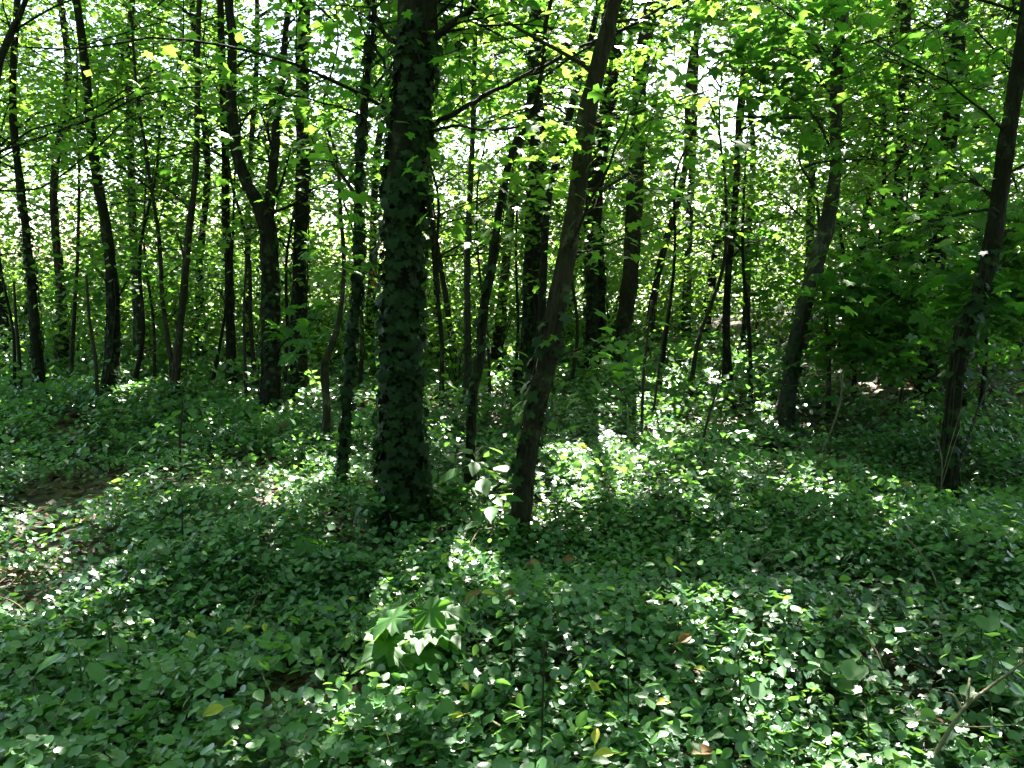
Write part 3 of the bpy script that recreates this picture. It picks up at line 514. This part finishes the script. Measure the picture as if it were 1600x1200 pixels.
def stuff(name, label, cat, mat, layers):
    A_ = Acc(); [A_.add(*l) for l in layers]; V, T = A_.get(); me = make_mesh(name, V, T); me.materials.append(M[mat]); return link(name, me, None, label, cat, None, 'stuff')
stuff('ground_cover', 'low carpet of rounded green leaves over the forest floor', 'ground cover', 'cover', [cover_layer(1.8, 3.1, 3800, .035, L_CREN, .40, 1, 0, .55), cover_layer(3.1, 5, 3200, .037, L_HEX, .40, 1, 0, .55), cover_layer(5, 8, 2200, .043, L_FAR, .40, 1, 0, .55), cover_layer(8, 13, 900, .068, L_DIA, .37, 1, 0, .6), cover_layer(13, 24, 110, .16, L_DIA, .3, 1.6)])
stuff('ivy_carpet', 'dark lobed ivy creeping between the rounded leaves', 'ivy', 'ivyg', [cover_layer(1.7, 4.6, 1100, .042, L_IVY, .47, .9, 2, .5), cover_layer(4.6, 6.5, 650, .052, L_IVY, .46, .9, 2, .5), cover_layer(6.5, 14, 380, .08, L_DIA, .42, .8, 2, .4)])
stuff('undergrowth', 'taller fresh green herbs rising in patches from the carpet', 'undergrowth', 'herb', [cover_layer(1.7, 5, 600, .05, L_OVATE, .6, 1.6, 4, .75), cover_layer(5, 9, 600, .06, L_FAR, .54, 1.7, 4, .75), cover_layer(9, 15, 260, .09, L_DIA, .48, 2.2, 4, .8)])
A_ = Acc(); x, y = field(1.9, 9, 7)
for px_, py_ in zip(x, y):
    h = rng.uniform(.12, .38); b = A(px_, py_, float(gz(px_, py_))); e = b + A(rng.normal(0, .09), rng.normal(0, .09), h)
    A_.add(*tube(spline(np.array([b, (b + e) / 2 + rng.normal(0, .012, 3), e]), 6), np.linspace(.0022, .001, 6), 4))
V, T = A_.get(); me = make_mesh('dry_stems', V, T); me.materials.append(M['stalk']); link('dry_stems', me, None, 'thin dry stems poking up through the leaf carpet', 'stems', None, 'stuff')
A_ = Acc(); x, y = field(1.9, 10, 5.5)
for px_, py_ in zip(x, y):
    L = rng.uniform(.1, .45); az = rng.uniform(0, 6.28); z0 = float(gz(px_, py_)) + float(cover_h(px_, py_)) * rng.uniform(.5, 1.05) + .02; b = A(px_, py_, z0); e = b + A(math.cos(az) * L, math.sin(az) * L, rng.normal(0, .05))
    A_.add(*tube(spline(np.array([b, (b + e) / 2 + rng.normal(0, .02, 3), e]), 6), np.linspace(.0045, .002, 6) * rng.uniform(.6, 1.3), 5))
V, T = A_.get(); me = make_mesh('twig_litter', V, T); me.materials.append(M['stalk']); link('twig_litter', me, None, 'small dead twigs scattered over the leaf carpet', 'twigs', None, 'stuff')
def litter_layer(y0, y1, dens, size):
    x, y = field(y0, y1, dens); P = np.stack([x, y, gz(x, y) + rng.uniform(.006, .03, len(x))], -1); return flat_leaves(P, size * rng.uniform(.5, 1.2, len(x)), L_FAR if y1 < 6 else L_DIA, .35)
stuff('leaf_litter', 'brown dead leaves lying on the soil under the ivy', 'leaf litter', 'litter', [litter_layer(1.8, 5, 420, .06), litter_layer(5, 9, 170, .09), litter_layer(9, 17, 90, .13)])

# ------------------------------------------------------------------ plants with leaves one can pick out
TPL_ME = {}
def leaf_obj(name, tpl, tk, mat, parent, off, P, Nm, D, s):
    key = (tk, mat, name)
    if key not in TPL_ME: TPL_ME[key] = make_mesh(name, tpl[0], tpl[1]); TPL_ME[key].materials.append(M[mat])
    o = link(name, TPL_ME[key], parent); Xv = np.cross(D, Nm); mt = Matrix.Identity(4)
    for r_ in range(3): mt[r_][0] = Xv[r_] * s; mt[r_][1] = D[r_] * s; mt[r_][2] = Nm[r_] * s; mt[r_][3] = P[r_] - off[r_]
    o.matrix_local = mt; return o
TP = dict(heart=L_CREN, ovate=L_OVATE, maple=L_MAPLE, round=L_ROUND, ivy=L_IVY)
def herb(label, px, py, h, n, tk, size, mat='herb', name='woodland_plant', cat='plant', spread=.6, droop=.25, lean=(0, 0), stem='stem', low=.25):
    b = ground_pt(px, py, .08); b[2] = gz(b[0], b[1]); root = thing(name, b, label, cat); tip = b + A(lean[0], lean[1], h)
    Pm = spline(np.array([b - A(0, 0, .03), (b + tip) / 2 + rng.normal(0, .03, 3) * h, tip]), 10); V, T = tube(Pm, np.linspace(.006, .0025, 10) * max(1, h), 6); part('stem', V, T, M[stem], root)
    for q in range(n):
        f = low + (1 - low) * q / max(1, n - 1); i = min(9, int(f * 9)); az = q * 2.4 + rng.normal(0, .3); d = A(math.cos(az), math.sin(az), 0); L = spread * size * (1.5 - .9 * f)
        e = Pm[i] + d * L + A(0, 0, .35 * L); V, T = tube(spline(np.array([Pm[i], (Pm[i] + e) / 2 + A(0, 0, .03), e]), 5), np.full(5, .0018), 4); part('stalk', V, T, M[stem], root)
        Nm = norm(A(0, 0, 1) + d * .35 + rng.normal(0, .22, 3)); D = norm(d - A(0, 0, droop) - Nm * Nm.dot(d - A(0, 0, droop))); leaf_obj('leaf', TP[tk], tk, mat, root, b, e, Nm, D, size * rng.uniform(.75, 1.15))
    return root
herb('dark maple seedling with broad leaves in the middle foreground', 655, 1045, .34, 24, 'maple', .16, 'maple', 'maple_seedling', 'seedling', .5, .2)
herb('young bush with large oval leaves between the thick trunk and leaning tree', 745, 820, .5, 17, 'ovate', .14, 'herb', spread=1.0)
herb('oval leaved plant hugging the right side of the thick trunk', 690, 790, .45, 12, 'ovate', .13, 'herb', spread=1.0)
herb('sunlit bright green sapling behind the slender curved stem', 790, 668, .75, 22, 'ovate', .14, 'edge', spread=1.1)
herb('small sunlit sapling left of the slender curved stem', 690, 655, .5, 12, 'ovate', .13, 'edge')
herb('yellow green sprig standing in the bright sun patch', 895, 745, .22, 7, 'ovate', .12, 'edge')
herb('yellow green seedling alone in the left ground cover', 205, 770, .17, 5, 'round', .10, 'edge')
herb('second yellow green seedling just below the first on the left', 188, 790, .15, 5, 'round', .09, 'edge')
herb('dark leafy seedling near the bottom left of centre', 635, 1120, .15, 7, 'ovate', .10, 'herb')
herb('broad heart leaved plant in the right foreground', 1345, 1095, .22, 8, 'heart', .075, 'herb')
herb('broad leaved plant beside the pale dead branch', 1530, 1030, .34, 10, 'heart', .07, 'herb', spread=.9)
herb('tall leafy plant at the bottom right edge', 1545, 1110, .26, 10, 'heart', .06, 'herb', spread=.9)
herb('pale green leafy plant in the left foreground', 128, 1085, .24, 8, 'ovate', .12, 'herb')
herb('narrow upright leafy plant in the left foreground', 172, 1025, .2, 7, 'ovate', .09, 'herb', spread=.3)
herb('maple seedling left of the foreground sun patch', 470, 1000, .18, 7, 'maple', .12, 'herb')
herb('shaded maple seedling below the thin ivy covered trunk', 500, 890, .22, 8, 'maple', .14, 'maple')
herb('lit herb cluster beside the right sun flecks', 1150, 1110, .28, 9, 'round', .06, 'cover', spread=1.0)
herb('small rounded herb cluster left of the right sun flecks', 1060, 1010, .16, 8, 'round', .06, 'cover', spread=1.0)
herb('green seedling under the slim maple sapling', 1135, 660, .5, 10, 'ovate', .11, 'edge')
herb('oval leaved plant at the foot of the leaning brown tree', 770, 850, .32, 9, 'ovate', .12, 'herb')
herb('tall fern like herb in the left middle ground', 180, 700, .4, 14, 'ovate', .10, 'herb', spread=1.4)
herb('broad leaved herb in front of the twin stemmed tree', 300, 690, .4, 12, 'ovate', .14, 'herb', spread=1.2)
def cane(label, pts, w, mat='twig', name='twig', cat='twig', dY=0.0, forks=()):
    b = ground_pt(*pts[0], .1); b[2] = gz(b[0], b[1]); root = thing(name, b, label, cat); P = [b - A(0, 0, .02)] + [at_depth(x, y, b[1] + dY * (q + 1) / len(pts)) for q, (x, y) in enumerate(pts[1:])]
    S = spline(np.array(P), 18); r = w * b[1] / FPX / 2; V, T = tube(S, np.linspace(r, r * .5, 18), 7, .25, 1); part('stem', V, T, M[mat], root)
    for f in forks:
        i = int(f[0] * 17); e = at_depth(f[1], f[2], S[i][1] + dY * .3); V, T = tube(spline(np.array([S[i], (S[i] + e) / 2 + A(0, 0, .02), e]), 8), np.linspace(r * .7, r * .35, 8), 6, .2, 2); part('side_shoot', V, T, M[mat], root)
    return root
cane('thin bare stem standing alone in the left ground cover', [(285, 742), (281, 700), (284, 650), (286, 625)], 5)
cane('thin dark stem in the sun flecks, left one of two', [(1003, 660), (1005, 600), (1010, 540), (1018, 470)], 6)
cane('thin dark stem in the sun flecks, right one of two', [(1018, 650), (1028, 590), (1036, 530), (1048, 460)], 5)
cane('dark leaning stem below the slim maple sapling', [(1085, 730), (1105, 660), (1120, 610), (1130, 560)], 5)
cane('pale grass stalk catching sun above the bright patch', [(981, 690), (981, 660), (980, 634)], 4, 'dead', 'stalk', 'stalk')
cane('pale forked twig in front of the dark leaning tree', [(1466, 800), (1472, 740), (1468, 700), (1450, 650), (1440, 630)], 2.6, 'dead', forks=[(.2, 1500, 670), (.25, 1502, 640)])
cane('arching pale cane in the right ground cover', [(1485, 945), (1455, 890), (1410, 835), (1352, 793)], 3.6, 'dead', 'cane', 'cane', .5)
cane('pale dead branch lying at the bottom right', [(1438, 1172), (1500, 1115), (1545, 1075), (1620, 1020)], 9, 'dead', 'fallen_branch', 'branch', .25, forks=[(.45, 1515, 1060), (.4, 1478, 1082)])
cane('thin pale stick poking up at the bottom edge', [(1235, 1200), (1245, 1180), (1254, 1165)], 4, 'dead')
cane('pale twig leaning out right of the sun flecks', [(1365, 1150), (1355, 1115), (1345, 1095)], 4, 'dead')
cane('thin stem rising in the middle foreground', [(845, 1180), (848, 1100), (850, 1030), (852, 1000)], 4, 'twig')
cane('slender stem left of the lit herb cluster', [(980, 1140), (982, 1080), (978, 1010), (975, 970)], 3, 'twig')
cane('dead pale stick at the left edge of the ground cover', [(28, 740), (10, 718), (-10, 700)], 6, 'dead')
cane('pale twig lying in front of the twin trunk', [(1280, 700), (1310, 640), (1318, 580)], 4, 'dead')
cane('thin dark stem left of the thin ivy covered trunk', [(288, 880), (285, 820), (284, 770)], 3)
cane('thin bare stem at the back between forked and straight trees', [(385, 632), (383, 560), (381, 480), (386, 400)], 6)
cane('crooked thin stem left of the dark bent tree', [(152, 640), (150, 570), (140, 500), (135, 430)], 7)
cane('thin stem beside the left edge tree', [(32, 612), (30, 560), (25, 500), (22, 440)], 7)
b = ground_pt(1180, 705); e = ground_pt(1450, 688); b[2] = gz(b[0], b[1]) + .07; e[2] = gz(e[0], e[1]) + .07
root = thing('fallen_branch', b, 'long thin fallen branch lying across the shaded right floor', 'branch'); S = spline(np.array([b, (b + e) / 2 + A(0, .1, .03), e]), 14); V, T = tube(S, np.linspace(.028, .012, 14), 8, .3, 4); part('stem', V, T, M['bark_grey'], root)

# ------------------------------------------------------------------ fallen leaves resting on the ground cover
YL = [(690, 1022, .075, 'yellow', 'large yellow leaf lying on the dark maple seedling'), (352, 1130, .07, 'yellow', 'long yellow leaf in the bottom left foreground'), (937, 1043, .05, 'yellow', 'yellow leaf right of the centre foreground'), (376, 917, .045, 'yellow', 'small yellow leaf left of the foreground seedlings'),
      (353, 974, .045, 'yellow', 'round yellow leaf in the left ground cover'), (305, 988, .05, 'yellow', 'curled yellow leaf beside a dark hollow on the left'), (412, 956, .045, 'yellow', 'yellow leaf above the round yellow one'), (445, 1007, .05, 'yellow', 'yellow leaf by the foreground maple seedling'), (540, 994, .045, 'yellow', 'pale yellow leaf left of the dark maple seedling'),
      (362, 1062, .045, 'yellow', 'little yellow leaf above the long yellow leaf'), (552, 870, .06, 'yellow', 'pale leaf in front of the thick trunk'), (1050, 880, .06, 'yellow', 'yellow leaf in the shade right of the leaning brown tree'), (1060, 992, .07, 'orange', 'orange leaf among the right sun flecks'), (1027, 1060, .06, 'yellow', 'yellow leaf below the orange one on the right'),
      (880, 833, .08, 'orange', 'orange leaf at the foot of the leaning brown tree'), (845, 860, .09, 'orange', 'long tan leaf below the leaning brown tree'), (690, 882, .06, 'yellow', 'yellow leaf below the thick trunk'), (642, 886, .05, 'orange', 'tan leaf at the foot of the thick trunk'), (752, 934, .08, 'yellow', 'yellow leaf lying on the brown bare patch'),
      (728, 942, .1, 'orange', 'crumpled brown leaf at the left of the bare patch'), (778, 944, .1, 'orange', 'crumpled brown leaf at the right of the bare patch'), (930, 1150, .055, 'yellow', 'yellow leaf near the bottom centre'), (960, 1180, .07, 'yellow', 'broad pale leaf at the bottom edge'), (725, 1125, .05, 'yellow', 'cream leaf in the bottom centre shade'),
      (720, 1065, .045, 'yellow', 'yellow leaf under the dark maple seedling'), (1400, 655, .12, 'orange', 'orange leaf on the shaded floor at the right'), (1412, 722, .10, 'yellow', 'yellow leaf in front of the dark leaning tree'), (575, 765, .07, 'orange', 'orange leaf just left of the thick trunk'), (1450, 800, .07, 'yellow', 'yellow leaf by the forked twig'), (445, 672, .11, 'orange', 'pale brown leaf in front of the forked tree'),
      (1080, 1172, .09, 'orange', 'brown leaf at the bottom right of centre'), (905, 700, .09, 'yellow', 'bright yellow leaf at the edge of the big sun patch'), (1105, 1010, .05, 'yellow', 'small yellow leaf right of the orange one')]
for q, (x, y, s, mt, lb) in enumerate(YL):
    b = ground_pt(x, y); hh = float(cover_h(b[0], b[1])); d = ray(x, y); tt = (CAM[2] - float(gz(b[0], b[1])) - hh - .045) / -d[2]; p = CAM + d * tt; p[2] = float(gz(p[0], p[1])) + float(cover_h(p[0], p[1])) + .045
    root = thing('fallen_leaf', p, lb, 'leaf', 'fallen leaves on the ground cover'); Nm = norm(A(0, -.45, 1) + rng.normal(0, .25, 3)); az = rng.uniform(0, 6.28); D = A(math.cos(az), math.sin(az), 0); D = norm(D - Nm * Nm.dot(D))
    V, T = leaves(p[None], Nm[None], D[None], A(s * .95), L_CURL); part('blade', V, T, M[mt], root)
    V, T = tube(np.array([p, p - D * s * .2, p - D * s * .4]), A(.0016, .0014, .001), 4); part('stalk', V, T, M[mt], root)
# a few dead leaves caught on twigs by the thick trunk
for x, y in ((583, 432), (590, 425), (578, 440)):
    p = at_depth(x, y, tb['base'][1]); root = thing('dead_leaf', p, 'orange dead leaf caught on a twig left of the thick trunk, %s of three' % {432: 'middle', 425: 'upper', 440: 'lower'}[y], 'leaf', 'orange leaves on a twig'); V, T = flat_leaves(p[None], A(.07), L_OVATE, .8); part('blade', V, T, M['orange'], root)
